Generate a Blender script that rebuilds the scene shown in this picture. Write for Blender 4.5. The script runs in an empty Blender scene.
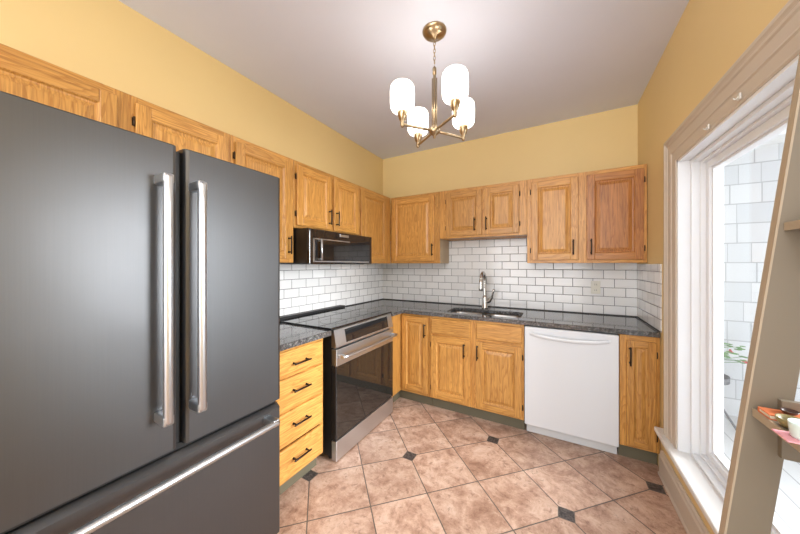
import bpy, bmesh, math, random
from mathutils import Vector, Matrix
random.seed(7)
R = math.radians
sc = bpy.context.scene
COL = sc.collection

# ------------------------------------------------------------------ camera, world, lights, exposure
cam_d = bpy.data.cameras.new('camera')
cam = bpy.data.objects.new('camera', cam_d); COL.objects.link(cam)
cam_d.sensor_fit = 'HORIZONTAL'; cam_d.sensor_width = 36.0
cam_d.lens = 281.7 * 36.0 / 800.0
cam_d.shift_y = -(267.0 - 264.62) / 800.0
cam_d.clip_start = 0.02
cam.location = (0, 0, 1.3605)
cam.rotation_euler = (R(90), 0, R(29.2545))
sc.camera = cam

sc.view_settings.view_transform = 'Standard'
sc.view_settings.look = 'None'
sc.view_settings.exposure = 0.06
sc.view_settings.gamma = 1.0
sc.view_settings.use_curve_mapping = False

world = bpy.data.worlds.new('overcast_sky'); sc.world = world
world.use_nodes = True
bgn = world.node_tree.nodes['Background']
bgn.inputs['Color'].default_value = (0.92, 0.96, 1.0, 1)
bgn.inputs['Strength'].default_value = 1.2

def area_light(name, loc, rot, sx, sy, power, color=(1, 1, 1), portal=False):
    d = bpy.data.lights.new(name, 'AREA'); d.shape = 'RECTANGLE'; d.size = sx; d.size_y = sy
    d.energy = power; d.color = color
    if portal: d.cycles.is_portal = True
    o = bpy.data.objects.new(name, d); COL.objects.link(o)
    o.location = loc; o.rotation_euler = rot
    return o
# added fill lamps behind the camera, before the solid rear wall and under the ceiling
area_light('rear_fill', (-0.6, -2.85, 1.5), (R(90), 0, 0), 2.4, 2.4, 105, (0.86, 0.93, 1.0))
area_light('rear_ceiling_fill', (0.0, -0.7, 2.66), Vector((-0.25, 0.35, -1)).to_track_quat('-Z', 'Y').to_euler(), 1.0, 1.0, 40, (0.94, 0.96, 1.0))
# added lamp outside, aimed in through the picture window to boost its daylight
pl_ = area_light('window_fill', (3.4, 1.45, 2.0), Vector((-1.0, 0.02, -0.25)).to_track_quat('-Z', 'Y').to_euler(), 1.5, 2.6, 120, (0.93, 0.97, 1.0))
pl_.data.spread = R(84)
area_light('window_portal', (0.74, 1.38, 1.14), (0, R(90), 0), 1.6, 1.5, 1, portal=True)

# ------------------------------------------------------------------ materials
def new_mat(name):
    m = bpy.data.materials.new(name); m.use_nodes = True
    nt = m.node_tree
    return m, nt, nt.nodes['Principled BSDF']

def N(nt, t, **kw):
    n = nt.nodes.new(t)
    for k, v in kw.items(): setattr(n, k, v)
    return n

def L(nt, a, b): nt.links.new(a, b)

def math_n(nt, op, a, b=None):
    n = N(nt, 'ShaderNodeMath', operation=op)
    for i, x in enumerate((a, b)):
        if x is None: continue
        if isinstance(x, (int, float)): n.inputs[i].default_value = x
        else: L(nt, x, n.inputs[i])
    return n.outputs[0]

def mix_c(nt, fac, a, b, blend='MIX'):
    n = N(nt, 'ShaderNodeMix', data_type='RGBA', blend_type=blend)
    for i, x in ((0, fac), (6, a), (7, b)):
        if isinstance(x, (int, float)): n.inputs[i].default_value = x
        elif isinstance(x, tuple): n.inputs[i].default_value = (*x, 1)
        else: L(nt, x, n.inputs[i])
    return n.outputs[2]

def ramp(nt, fac, stops):
    n = N(nt, 'ShaderNodeValToRGB')
    e = n.color_ramp.elements
    while len(e) < len(stops): e.new(0.5)
    for k, (p, c) in enumerate(stops):
        e[k].position = p; e[k].color = (*c, 1)
    L(nt, fac, n.inputs[0])
    return n.outputs[0]

def noise(nt, vec, scale, detail=3, rough=0.55, dist=0.0):
    n = N(nt, 'ShaderNodeTexNoise')
    n.inputs['Scale'].default_value = scale; n.inputs['Detail'].default_value = detail
    n.inputs['Roughness'].default_value = rough; n.inputs['Distortion'].default_value = dist
    if vec is not None: L(nt, vec, n.inputs['Vector'])
    return n.outputs['Fac']

def mapping(nt, vec, scale=(1, 1, 1), loc=(0, 0, 0)):
    n = N(nt, 'ShaderNodeMapping')
    n.inputs['Scale'].default_value = scale; n.inputs['Location'].default_value = loc
    L(nt, vec, n.inputs['Vector'])
    return n.outputs[0]

def bump(nt, b, height, strength, dist=0.01):
    n = N(nt, 'ShaderNodeBump')
    n.inputs['Strength'].default_value = strength; n.inputs['Distance'].default_value = dist
    L(nt, height, n.inputs['Height']); L(nt, n.outputs[0], b.inputs['Normal'])

def plain(name, col, rough=0.5, metal=0.0, spec=None, var=0.0, coat=0.0):
    m, nt, b = new_mat(name)
    b.inputs['Base Color'].default_value = (*col, 1)
    b.inputs['Roughness'].default_value = rough; b.inputs['Metallic'].default_value = metal
    if spec is not None: b.inputs['Specular IOR Level'].default_value = spec
    if coat: b.inputs['Coat Weight'].default_value = coat; b.inputs['Coat Roughness'].default_value = 0.05
    if var:
        tc = N(nt, 'ShaderNodeTexCoord')
        f = noise(nt, tc.outputs['Object'], 9, 4)
        c = mix_c(nt, f, tuple(x * (1 - var) for x in col), tuple(min(1, x * (1 + var)) for x in col))
        L(nt, c, b.inputs['Base Color'])
    return m

def oak(name, grain, tint=(1, 1, 1), dark=1.0):
    """varnished red oak; grain = axis index along which the fibres run (0, 1, 2), or 'h' for both horizontals"""
    m, nt, b = new_mat(name)
    tc = N(nt, 'ShaderNodeTexCoord'); oi = N(nt, 'ShaderNodeObjectInfo')
    va = N(nt, 'ShaderNodeVectorMath', operation='ADD')
    L(nt, tc.outputs['Object'], va.inputs[0])
    mul = N(nt, 'ShaderNodeVectorMath', operation='SCALE'); mul.inputs['Scale'].default_value = 37.0
    cmb = N(nt, 'ShaderNodeCombineXYZ')
    for k in range(3): L(nt, oi.outputs['Random'], cmb.inputs[k])
    L(nt, cmb.outputs[0], mul.inputs[0]); L(nt, mul.outputs[0], va.inputs[1])
    v = va.outputs[0]
    s_lo, s_hi = 0.9, 9.0
    if grain == 'v': sc_ = (s_hi, s_hi, s_lo); sp = (140, 140, 5)
    else: sc_ = (s_lo, s_lo, s_hi); sp = (5, 5, 140)
    mv = mapping(nt, v, sc_)
    n1 = noise(nt, mv, 1.6, 3, 0.5, 0.4)
    rings = math_n(nt, 'FRACT', math_n(nt, 'MULTIPLY', n1, 13.0))
    rr = ramp(nt, rings, [(0.0, (0.0,)*3), (0.55, (0.25,)*3), (0.9, (1,)*3), (1.0, (0.1,)*3)])
    n2 = noise(nt, mapping(nt, v, sp), 1.0, 3, 0.7)
    pores = ramp(nt, n2, [(0.42, (0,)*3), (0.68, (1,)*3)])
    c_lt = tuple(a * t for a, t in zip((0.675, 0.355, 0.092), tint)); c_md = tuple(a * t for a, t in zip((0.465, 0.207, 0.045), tint))
    c_dk = tuple(a * t * dark for a, t in zip((0.22, 0.080, 0.016), tint))
    base = mix_c(nt, rr, c_lt, c_md)
    c = mix_c(nt, math_n(nt, 'MULTIPLY', pores, 0.65), base, c_dk)
    n3 = noise(nt, v, 1.3, 2)
    c = mix_c(nt, math_n(nt, 'MULTIPLY', n3, 0.35), c, c_md)
    hsv = N(nt, 'ShaderNodeHueSaturation')
    L(nt, c, hsv.inputs['Color'])
    L(nt, math_n(nt, 'ADD', math_n(nt, 'MULTIPLY', oi.outputs['Random'], 0.22), 0.90), hsv.inputs['Value'])
    L(nt, hsv.outputs[0], b.inputs['Base Color'])
    b.inputs['Roughness'].default_value = 0.36
    bump(nt, b, n2, 0.08, 0.002)
    return m

def paint(name, col, rough=0.6, bumpy=0.05):
    m, nt, b = new_mat(name)
    tc = N(nt, 'ShaderNodeTexCoord')
    f = noise(nt, tc.outputs['Object'], 2.2, 3)
    c = mix_c(nt, f, tuple(x * 0.96 for x in col), tuple(min(1, x * 1.03) for x in col))
    L(nt, c, b.inputs['Base Color']); b.inputs['Roughness'].default_value = rough
    f2 = noise(nt, tc.outputs['Object'], 180, 2)
    bump(nt, b, f2, bumpy, 0.002)
    return m

def floor_mat():
    m, nt, b = new_mat('terracotta_tile')
    tc = N(nt, 'ShaderNodeTexCoord')
    g0 = N(nt, 'ShaderNodeNewGeometry')
    sx = N(nt, 'ShaderNodeSeparateXYZ'); L(nt, g0.outputs['Position'], sx.inputs[0])
    px = math_n(nt, 'SUBTRACT', sx.outputs[0], -0.919); py = math_n(nt, 'SUBTRACT', sx.outputs[1], 1.782)
    a = math_n(nt, 'DIVIDE', math_n(nt, 'ADD', px, py), 0.48); bb = math_n(nt, 'DIVIDE', math_n(nt, 'SUBTRACT', px, py), 0.48)
    def near(x):   # signed distance to the nearest integer
        return math_n(nt, 'SUBTRACT', x, math_n(nt, 'ROUND', x))
    da = math_n(nt, 'ABSOLUTE', near(a)); db = math_n(nt, 'ABSOLUTE', near(bb))
    g = math_n(nt, 'MINIMUM', da, db)
    grout = math_n(nt, 'LESS_THAN', g, 0.0095)
    a2 = math_n(nt, 'MULTIPLY', near(math_n(nt, 'DIVIDE', a, 2.0)), 2.0); b2 = math_n(nt, 'MULTIPLY', near(math_n(nt, 'DIVIDE', bb, 2.0)), 2.0)
    qx = math_n(nt, 'ABSOLUTE', math_n(nt, 'MULTIPLY', math_n(nt, 'ADD', a2, b2), 0.24))
    qy = math_n(nt, 'ABSOLUTE', math_n(nt, 'MULTIPLY', math_n(nt, 'SUBTRACT', a2, b2), 0.24))
    q = math_n(nt, 'MAXIMUM', qx, qy)
    inset = math_n(nt, 'LESS_THAN', q, 0.037); ingrout = math_n(nt, 'LESS_THAN', q, 0.041)
    # per tile id
    cid = N(nt, 'ShaderNodeCombineXYZ')
    L(nt, math_n(nt, 'FLOOR', a), cid.inputs[0]); L(nt, math_n(nt, 'FLOOR', bb), cid.inputs[1])
    wn = N(nt, 'ShaderNodeTexWhiteNoise', noise_dimensions='3D'); L(nt, cid.outputs[0], wn.inputs['Vector'])
    off = N(nt, 'ShaderNodeVectorMath', operation='SCALE'); off.inputs['Scale'].default_value = 9.0
    L(nt, wn.outputs['Color'], off.inputs[0])
    va = N(nt, 'ShaderNodeVectorMath', operation='ADD'); L(nt, tc.outputs['Object'], va.inputs[0]); L(nt, off.outputs[0], va.inputs[1])
    v = va.outputs[0]
    n1 = noise(nt, v, 6.5, 10, 0.78, 0.35)
    n2 = noise(nt, v, 26, 7, 0.75, 0.6)
    c = ramp(nt, n1, [(0.32, (0.26, 0.140, 0.095)), (0.44, (0.43, 0.265, 0.19)), (0.54, (0.57, 0.385, 0.29)), (0.68, (0.70, 0.535, 0.43))])
    spots = ramp(nt, n2, [(0.36, (1,)*3), (0.46, (0,)*3)])
    c = mix_c(nt, math_n(nt, 'MULTIPLY', spots, 0.7), c, (0.23, 0.125, 0.085))
    light = ramp(nt, n2, [(0.56, (0,)*3), (0.68, (1,)*3)])
    c = mix_c(nt, math_n(nt, 'MULTIPLY', light, 0.5), c, (0.74, 0.58, 0.45))
    hsv = N(nt, 'ShaderNodeHueSaturation'); L(nt, c, hsv.inputs['Color'])
    hsv.inputs['Saturation'].default_value = 1.0
    L(nt, math_n(nt, 'ADD', math_n(nt, 'MULTIPLY', wn.outputs['Value'], 0.16), 0.93), hsv.inputs['Value'])
    n4 = noise(nt, tc.outputs['Object'], 90, 3)
    dark = ramp(nt, n4, [(0.4, (0.035, 0.030, 0.028)), (0.65, (0.12, 0.10, 0.095))])
    c = mix_c(nt, grout, hsv.outputs[0], (0.115, 0.092, 0.078))
    c = mix_c(nt, ingrout, c, (0.16, 0.13, 0.11))
    c = mix_c(nt, inset, c, dark)
    L(nt, c, b.inputs['Base Color'])
    b.inputs['Roughness'].default_value = 0.42
    h = math_n(nt, 'SUBTRACT', 1.0, grout)
    bump(nt, b, math_n(nt, 'ADD', h, math_n(nt, 'MULTIPLY', n2, 0.25)), 0.25, 0.003)
    return m

def subway_mat(name, axis, phase):
    """running bond 3x6 tiles; axis = horizontal world axis of this wall"""
    m, nt, b = new_mat(name)
    tc = N(nt, 'ShaderNodeTexCoord')
    g0 = N(nt, 'ShaderNodeNewGeometry')
    sx = N(nt, 'ShaderNodeSeparateXYZ'); L(nt, g0.outputs['Position'], sx.inputs[0])
    row = math_n(nt, 'DIVIDE', math_n(nt, 'SUBTRACT', sx.outputs[2], 0.921), 0.0783)
    k = math_n(nt, 'FLOOR', row)
    odd = math_n(nt, 'MODULO', math_n(nt, 'ADD', k, 20.0), 2.0)
    u = math_n(nt, 'DIVIDE', math_n(nt, 'SUBTRACT', sx.outputs[axis], phase), 0.1565)
    u = math_n(nt, 'ADD', u, math_n(nt, 'MULTIPLY', odd, 0.5))
    def near(x): return math_n(nt, 'ABSOLUTE', math_n(nt, 'SUBTRACT', x, math_n(nt, 'ROUND', x)))
    dv = math_n(nt, 'MULTIPLY', near(row), 0.0783); du = math_n(nt, 'MULTIPLY', near(u), 0.1565)
    d = math_n(nt, 'MINIMUM', dv, du)
    grout = math_n(nt, 'LESS_THAN', d, 0.0022)
    cid = N(nt, 'ShaderNodeCombineXYZ'); L(nt, math_n(nt, 'FLOOR', u), cid.inputs[0]); L(nt, k, cid.inputs[1])
    wn = N(nt, 'ShaderNodeTexWhiteNoise', noise_dimensions='3D'); L(nt, cid.outputs[0], wn.inputs['Vector'])
    c = mix_c(nt, wn.outputs['Value'], (0.74, 0.735, 0.73), (0.83, 0.825, 0.82))
    c = mix_c(nt, grout, c, (0.14, 0.135, 0.14))
    L(nt, c, b.inputs['Base Color'])
    L(nt, math_n(nt, 'ADD', math_n(nt, 'MULTIPLY', grout, 0.6), 0.14), b.inputs['Roughness'])
    mr = N(nt, 'ShaderNodeMapRange'); mr.inputs[1].default_value = 0.0; mr.inputs[2].default_value = 0.006
    L(nt, d, mr.inputs[0])
    bump(nt, b, mr.outputs[0], 0.5, 0.002)
    return m

def granite_mat():
    m, nt, b = new_mat('granite')
    tc = N(nt, 'ShaderNodeTexCoord')
    n1 = noise(nt, tc.outputs['Object'], 60, 6, 0.75)
    n2 = noise(nt, tc.outputs['Object'], 14, 4, 0.6)
    vo = N(nt, 'ShaderNodeTexVoronoi'); vo.inputs['Scale'].default_value = 150; L(nt, tc.outputs['Object'], vo.inputs['Vector'])
    c = ramp(nt, n1, [(0.36, (0.018, 0.017, 0.018)), (0.50, (0.075, 0.070, 0.070)), (0.60, (0.20, 0.185, 0.175)), (0.72, (0.42, 0.40, 0.38))])
    c = mix_c(nt, math_n(nt, 'MULTIPLY', n2, 0.5), c, (0.07, 0.065, 0.065))
    c = mix_c(nt, 0.25, c, vo.outputs['Color'], 'SOFT_LIGHT')
    bw = N(nt, 'ShaderNodeHueSaturation'); bw.inputs['Saturation'].default_value = 0.4; L(nt, c, bw.inputs['Color'])
    L(nt, bw.outputs[0], b.inputs['Base Color'])
    b.inputs['Roughness'].default_value = 0.07; b.inputs['Specular IOR Level'].default_value = 0.65
    return m

def steel(name, col, rough, axis=2, streak=0.08, aniso=0.0):
    m, nt, b = new_mat(name)
    tc = N(nt, 'ShaderNodeTexCoord')
    s = [320, 320, 320]; s[axis] = 3
    n1 = noise(nt, mapping(nt, tc.outputs['Object'], tuple(s)), 1.0, 3)
    c = mix_c(nt, n1, tuple(x * (1 - streak) for x in col), tuple(min(1, x * (1 + streak)) for x in col))
    L(nt, c, b.inputs['Base Color'])
    b.inputs['Metallic'].default_value = 1.0
    n2 = noise(nt, tc.outputs['Object'], 3.0, 3)
    L(nt, math_n(nt, 'ADD', math_n(nt, 'MULTIPLY', n2, 0.10), rough - 0.05), b.inputs['Roughness'])
    return m

def glass_mat():
    m, nt, b = new_mat('window_glass')
    out = nt.nodes['Material Output']
    tr = N(nt, 'ShaderNodeBsdfTransparent'); gl = N(nt, 'ShaderNodeBsdfGlossy'); gl.inputs['Roughness'].default_value = 0.02
    lw = N(nt, 'ShaderNodeLayerWeight'); lw.inputs['Blend'].default_value = 0.5
    mx = N(nt, 'ShaderNodeMixShader')
    L(nt, math_n(nt, 'ADD', math_n(nt, 'MULTIPLY', math_n(nt, 'POWER', lw.outputs['Facing'], 5.0), 0.45), 0.02), mx.inputs[0]); L(nt, tr.outputs[0], mx.inputs[1]); L(nt, gl.outputs[0], mx.inputs[2])
    L(nt, mx.outputs[0], out.inputs['Surface'])
    return m

def shade_mat():
    m, nt, b = new_mat('opal_glass')
    b.inputs['Base Color'].default_value = (0.9, 0.88, 0.84, 1); b.inputs['Roughness'].default_value = 0.3
    tc = N(nt, 'ShaderNodeTexCoord')
    f = noise(nt, tc.outputs['Object'], 12, 3)
    c = mix_c(nt, f, (1.0, 0.95, 0.87), (1.0, 0.97, 0.92))
    L(nt, c, b.inputs['Emission Color']); b.inputs['Emission Strength'].default_value = 4.5
    return m

def shingle_mat():
    m, nt, b = new_mat('white_shingle')
    g0 = N(nt, 'ShaderNodeNewGeometry')
    sx = N(nt, 'ShaderNodeSeparateXYZ'); L(nt, g0.outputs['Position'], sx.inputs[0])
    row = math_n(nt, 'DIVIDE', math_n(nt, 'SUBTRACT', sx.outputs[2], 2.315), 0.188)
    k = math_n(nt, 'FLOOR', row)
    wr = N(nt, 'ShaderNodeTexWhiteNoise', noise_dimensions='1D'); L(nt, k, wr.inputs['W'])
    u = math_n(nt, 'ADD', math_n(nt, 'DIVIDE', sx.outputs[0], 0.205), math_n(nt, 'MULTIPLY', wr.outputs['Value'], 1.0))
    # shingles of unequal width: warp the running coordinate
    wv = N(nt, 'ShaderNodeCombineXYZ'); L(nt, u, wv.inputs[0]); L(nt, math_n(nt, 'MULTIPLY', k, 3.7), wv.inputs[1])
    u = math_n(nt, 'ADD', u, math_n(nt, 'MULTIPLY', noise(nt, wv.outputs[0], 0.9, 0), 1.2))
    def frac_low(x, t): return math_n(nt, 'LESS_THAN', math_n(nt, 'FRACT', x), t)
    gap = math_n(nt, 'MAXIMUM', frac_low(row, 0.05), frac_low(u, 0.03))
    cid = N(nt, 'ShaderNodeCombineXYZ'); L(nt, math_n(nt, 'FLOOR', u), cid.inputs[0]); L(nt, k, cid.inputs[1])
    wn = N(nt, 'ShaderNodeTexWhiteNoise', noise_dimensions='3D'); L(nt, cid.outputs[0], wn.inputs['Vector'])
    c = mix_c(nt, wn.outputs['Value'], (0.64, 0.665, 0.69), (0.74, 0.755, 0.77))
    c = mix_c(nt, gap, c, (0.46, 0.475, 0.49))
    L(nt, c, b.inputs['Base Color']); b.inputs['Roughness'].default_value = 0.8
    bump(nt, b, math_n(nt, 'SUBTRACT', 1.0, math_n(nt, 'FRACT', row)), 0.6, 0.012)
    return m

def plank_mat(name, axis, step, col, gapcol, rough=0.7):
    m, nt, b = new_mat(name)
    g0 = N(nt, 'ShaderNodeNewGeometry')
    sx = N(nt, 'ShaderNodeSeparateXYZ'); L(nt, g0.outputs['Position'], sx.inputs[0])
    r_ = math_n(nt, 'DIVIDE', sx.outputs[axis], step)
    gap = math_n(nt, 'LESS_THAN', math_n(nt, 'FRACT', r_), 0.05)
    wr = N(nt, 'ShaderNodeTexWhiteNoise', noise_dimensions='1D'); L(nt, math_n(nt, 'FLOOR', r_), wr.inputs['W'])
    c = mix_c(nt, wr.outputs['Value'], tuple(x * 0.92 for x in col), col)
    c = mix_c(nt, gap, c, gapcol)
    L(nt, c, b.inputs['Base Color']); b.inputs['Roughness'].default_value = rough
    return m

M = dict(
    oak_v=oak('oak_vertical', 'v'), oak_h=oak('oak_horizontal', 'h'),
    oak_red_v=oak('oak_red_vertical', 'v', (0.80, 0.66, 0.72), 0.75), oak_red_h=oak('oak_red_horizontal', 'h', (0.82, 0.70, 0.75), 0.8),
    ply=plain('pale_side_panel', (0.52, 0.40, 0.26), 0.6, var=0.06),
    wall=paint('yellow_wall_paint', (0.80, 0.605, 0.285), 0.55),
    ceiling=paint('ceiling_paint', (0.73, 0.765, 0.90), 0.8),
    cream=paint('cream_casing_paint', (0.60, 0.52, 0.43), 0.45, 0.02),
    sash=paint('white_sash_paint', (0.86, 0.88, 0.91), 0.35, 0.01),
    white=paint('white_trim_paint', (0.82, 0.81, 0.79), 0.35, 0.02),
    floor=floor_mat(),
    tile_back=subway_mat('subway_tile_back', 0, -0.740), tile_left=subway_mat('subway_tile_left', 1, 1.875), tile_right=subway_mat('subway_tile_right', 1, 2.43),
    granite=granite_mat(),
    seam=plain('dark_sealant', (0.03, 0.028, 0.028), 0.5),
    toe=plain('vinyl_toe_kick', (0.125, 0.11, 0.07), 0.6, var=0.1),
    bronze=plain('dark_bronze', (0.035, 0.025, 0.018), 0.35, 0.8),
    hinge=plain('hinge_metal', (0.06, 0.035, 0.02), 0.4, 0.7),
    fridge=steel('black_stainless', (0.122, 0.123, 0.127), 0.42, 2, 0.05),
    steel=steel('brushed_steel', (0.60, 0.625, 0.655), 0.33, 1, 0.06),
    steel_v=steel('brushed_steel_bar', (0.60, 0.63, 0.67), 0.36, 2, 0.06),
    sink=steel('sink_steel', (0.36, 0.345, 0.33), 0.3, 0, 0.06),
    chrome=plain('faucet_nickel', (0.62, 0.60, 0.57), 0.2, 1.0),
    black=plain('black_plastic', (0.012, 0.012, 0.013), 0.45),
    blackglass=plain('black_glass', (0.010, 0.010, 0.011), 0.04, spec=0.8),
    ovenglass=plain('oven_glass', (0.012, 0.011, 0.010), 0.03, spec=0.9),
    burner=plain('burner_ring_print', (0.10, 0.10, 0.10), 0.12),
    darkgrey=plain('charcoal_plastic', (0.04, 0.04, 0.042), 0.4),
    appl=plain('white_enamel', (0.66, 0.675, 0.70), 0.28),
    appl2=plain('white_kick_plate', (0.62, 0.63, 0.64), 0.4),
    brass=plain('aged_brass', (0.42, 0.32, 0.20), 0.28, 1.0, var=0.12),
    shade=shade_mat(), glass=glass_mat(),
    outlet=plain('cream_plate', (0.66, 0.64, 0.56), 0.4), slot=plain('outlet_slot', (0.08, 0.08, 0.075), 0.5),
    shelf=paint('taupe_paint', (0.200, 0.160, 0.113), 0.5, 0.03), shelf_edge=paint('taupe_edge', (0.40, 0.315, 0.22), 0.5, 0.03),
    shingle=shingle_mat(), fascia=plank_mat('white_boards', 2, 0.14, (0.86, 0.87, 0.88), (0.62, 0.63, 0.65)),
    deck=plank_mat('grey_deck_boards', 0, 0.14, (0.62, 0.62, 0.62), (0.30, 0.30, 0.30)),
    iron=plain('grey_iron', (0.15, 0.15, 0.155), 0.5, 0.3), pot=plain('stone_pot', (0.45, 0.43, 0.40), 0.8, var=0.12),
    leaf=plain('geranium_leaf', (0.12, 0.26, 0.08), 0.6, var=0.35), petal=plain('red_petal', (0.55, 0.06, 0.08), 0.6, var=0.2),
    terracotta=plain('orange_cover', (0.62, 0.17, 0.06), 0.55, var=0.12), paper=plain('book_paper', (0.70, 0.64, 0.52), 0.8),
    olive=plain('olive_glaze', (0.26, 0.21, 0.09), 0.3, var=0.15), brown=plain('dark_brown_glaze', (0.06, 0.03, 0.02), 0.3),
    mint=plain('mint_glaze', (0.66, 0.78, 0.74), 0.3), pink=plain('pink_cloth', (0.78, 0.36, 0.40), 0.8, var=0.1),
    clear=plain('clear_plastic', (0.72, 0.70, 0.66), 0.1, spec=0.8),
)

# ------------------------------------------------------------------ mesh helpers
class B:
    """collects shapes, becomes ONE mesh object"""
    def __init__(s, frame=None):
        s.bm = bmesh.new(); s.T = frame or Matrix.Identity(4); s.mi = 0; s.smooth = False
    def _done(s, geom_verts, geom_faces):
        for f in geom_faces:
            f.material_index = s.mi; f.smooth = s.smooth
    def box(s, x0, x1, y0, y1, z0, z1, bev=0.0, seg=2):
        t = bmesh.new()
        bmesh.ops.create_cube(t, size=1)
        for v in t.verts:
            v.co = Vector(((x0 + x1) / 2 + v.co.x * (x1 - x0), (y0 + y1) / 2 + v.co.y * (y1 - y0), (z0 + z1) / 2 + v.co.z * (z1 - z0)))
        if bev > 0:
            bmesh.ops.bevel(t, geom=list(t.edges), offset=min(bev, abs(x1-x0)*.45, abs(y1-y0)*.45, abs(z1-z0)*.45), segments=seg, profile=0.5, affect='EDGES')
        return s.merge(t)
    def merge(s, t):
        for v in t.verts: v.co = s.T @ v.co
        bmesh.ops.recalc_face_normals(t, faces=list(t.faces))
        m = {}
        for v in t.verts: m[v] = s.bm.verts.new(v.co)
        for f in t.faces:
            try:
                n = s.bm.faces.new([m[v] for v in f.verts]); n.material_index = s.mi; n.smooth = s.smooth
            except ValueError: pass
        t.free(); return s
    def rings(s, loops, cap0=True, cap1=True, closed=True):
        t = bmesh.new(); prev = None; first = None
        for lp in loops:
            vs = [t.verts.new(Vector(p)) for p in lp]
            if prev:
                n = len(vs)
                for i in range(n if closed else n - 1):
                    t.faces.new((prev[i], prev[(i + 1) % n], vs[(i + 1) % n], vs[i]))
            else: first = vs
            prev = vs
        if cap0: t.faces.new(first[::-1])
        if cap1: t.faces.new(prev)
        return s.merge(t)
    def lathe(s, prof, c, seg=28, axis='z', cap=True):
        loops = []
        for r, h in prof:
            lp = []
            for k in range(seg):
                a = 2 * math.pi * k / seg; ca, sa = r * math.cos(a), r * math.sin(a)
                if axis == 'z': lp.append((c[0] + ca, c[1] + sa, c[2] + h))
                elif axis == 'x': lp.append((c[0] + h, c[1] + ca, c[2] + sa))
                else: lp.append((c[0] + sa, c[1] + h, c[2] + ca))
            loops.append(lp)
        sm = s.smooth; s.smooth = True; s.rings(loops, cap, cap); s.smooth = sm
        return s
    def tube(s, pts, r, seg=10, cap=True):
        pts = [Vector(p) for p in pts]; n = len(pts)
        rs = r if isinstance(r, (list, tuple)) else [r] * n
        loops = []; up = None
        for i, p in enumerate(pts):
            d = (pts[min(i + 1, n - 1)] - pts[max(i - 1, 0)]).normalized()
            if up is None:
                up = Vector((0, 0, 1)) if abs(d.z) < 0.9 else Vector((1, 0, 0))
            a = d.cross(up).normalized(); b_ = a.cross(d).normalized(); up = b_
            loops.append([p + (a * math.cos(2 * math.pi * k / seg) + b_ * math.sin(2 * math.pi * k / seg)) * rs[i] for k in range(seg)])
        sm = s.smooth; s.smooth = True; s.rings(loops, cap, cap); s.smooth = sm
        return s
    def prism(s, poly, axis, a0, a1):
        """poly in the two other axes (in order), extruded along axis"""
        def put(p, a):
            q = list(p); q.insert(axis, a); return q
        return s.rings([[put(p, a0) for p in poly], [put(p, a1) for p in poly]])
    def sphere(s, c, r, sub=2, sq=(1, 1, 1)):
        t = bmesh.new(); bmesh.ops.create_icosphere(t, subdivisions=sub, radius=r)
        for v in t.verts: v.co = Vector(c) + Vector((v.co.x * sq[0], v.co.y * sq[1], v.co.z * sq[2]))
        sm = s.smooth; s.smooth = True; s.merge(t); s.smooth = sm
        return s

WORLD = {}
def build(name, b, mats, parent=None, **props):
    bm = b.bm
    mats = mats if isinstance(mats, (list, tuple)) else [mats]
    lo = Vector((min(v.co[i] for v in bm.verts) for i in range(3))); hi = Vector((max(v.co[i] for v in bm.verts) for i in range(3)))
    c = (lo + hi) / 2
    if parent is None: c = Vector((c.x, c.y, lo.z))
    for v in bm.verts: v.co -= c
    me = bpy.data.meshes.new(name); bm.to_mesh(me); bm.free()
    for m in mats: me.materials.append(M[m])
    return place_mesh(name, me, c, parent, **props)

def place_mesh(name, me, c, parent=None, **props):
    o = bpy.data.objects.new(name, me); COL.objects.link(o)
    c = Vector(c); WORLD[o.name] = c
    if parent is not None:
        o.parent = parent; o.location = c - WORLD[parent.name]
    else: o.location = c
    for k, v in props.items(): o[k] = v
    return o

def thing(name, label, category, loc, group=None):
    o = bpy.data.objects.new(name, None); COL.objects.link(o)
    o.empty_display_size = 0.1; o.location = loc; WORLD[o.name] = Vector(loc)
    o['label'] = label; o['category'] = category
    if group: o['group'] = group
    return o

def structure(name, b, mats, parent=None):
    o = build(name, b, mats, parent)
    if parent is None: o['kind'] = 'structure'
    return o

def frame_left(x):    # faces +x : u = y, v = z, w = +x
    return Matrix(((0, 0, 1, x), (1, 0, 0, 0), (0, 1, 0, 0), (0, 0, 0, 1)))
def frame_back(y):    # faces -y : u = x, v = z, w = -y
    return Matrix(((1, 0, 0, 0), (0, 0, -1, y), (0, 1, 0, 0), (0, 0, 0, 1)))

def slab(outer, holes, z0, z1):
    """horizontal slab with holes"""
    t = bmesh.new()
    loops = [outer] + holes
    for z, flip in ((z1, False), (z0, True)):
        edges = []
        for lp in loops:
            vs = [t.verts.new((p[0], p[1], z)) for p in lp]
            edges += [t.edges.new((vs[i], vs[(i + 1) % len(vs)])) for i in range(len(vs))]
        bmesh.ops.triangle_fill(t, edges=edges, use_beauty=True)
    t.verts.ensure_lookup_table()
    n = sum(len(l) for l in loops); base = 0
    for lp in loops:
        k = len(lp)
        for i in range(k):
            j = (i + 1) % k
            t.faces.new((t.verts[base + i], t.verts[base + j], t.verts[n + base + j], t.verts[n + base + i]))
        base += k
    b = B(); b.merge(t); return b

def rrect(x0, x1, y0, y1, r, seg=5):
    pts = []
    for cx, cy, a0 in ((x1 - r, y1 - r, 0), (x0 + r, y1 - r, 90), (x0 + r, y0 + r, 180), (x1 - r, y0 + r, 270)):
        for k in range(seg + 1):
            a = R(a0 + 90 * k / seg); pts.append((cx + r * math.cos(a), cy + r * math.sin(a)))
    return pts

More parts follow.
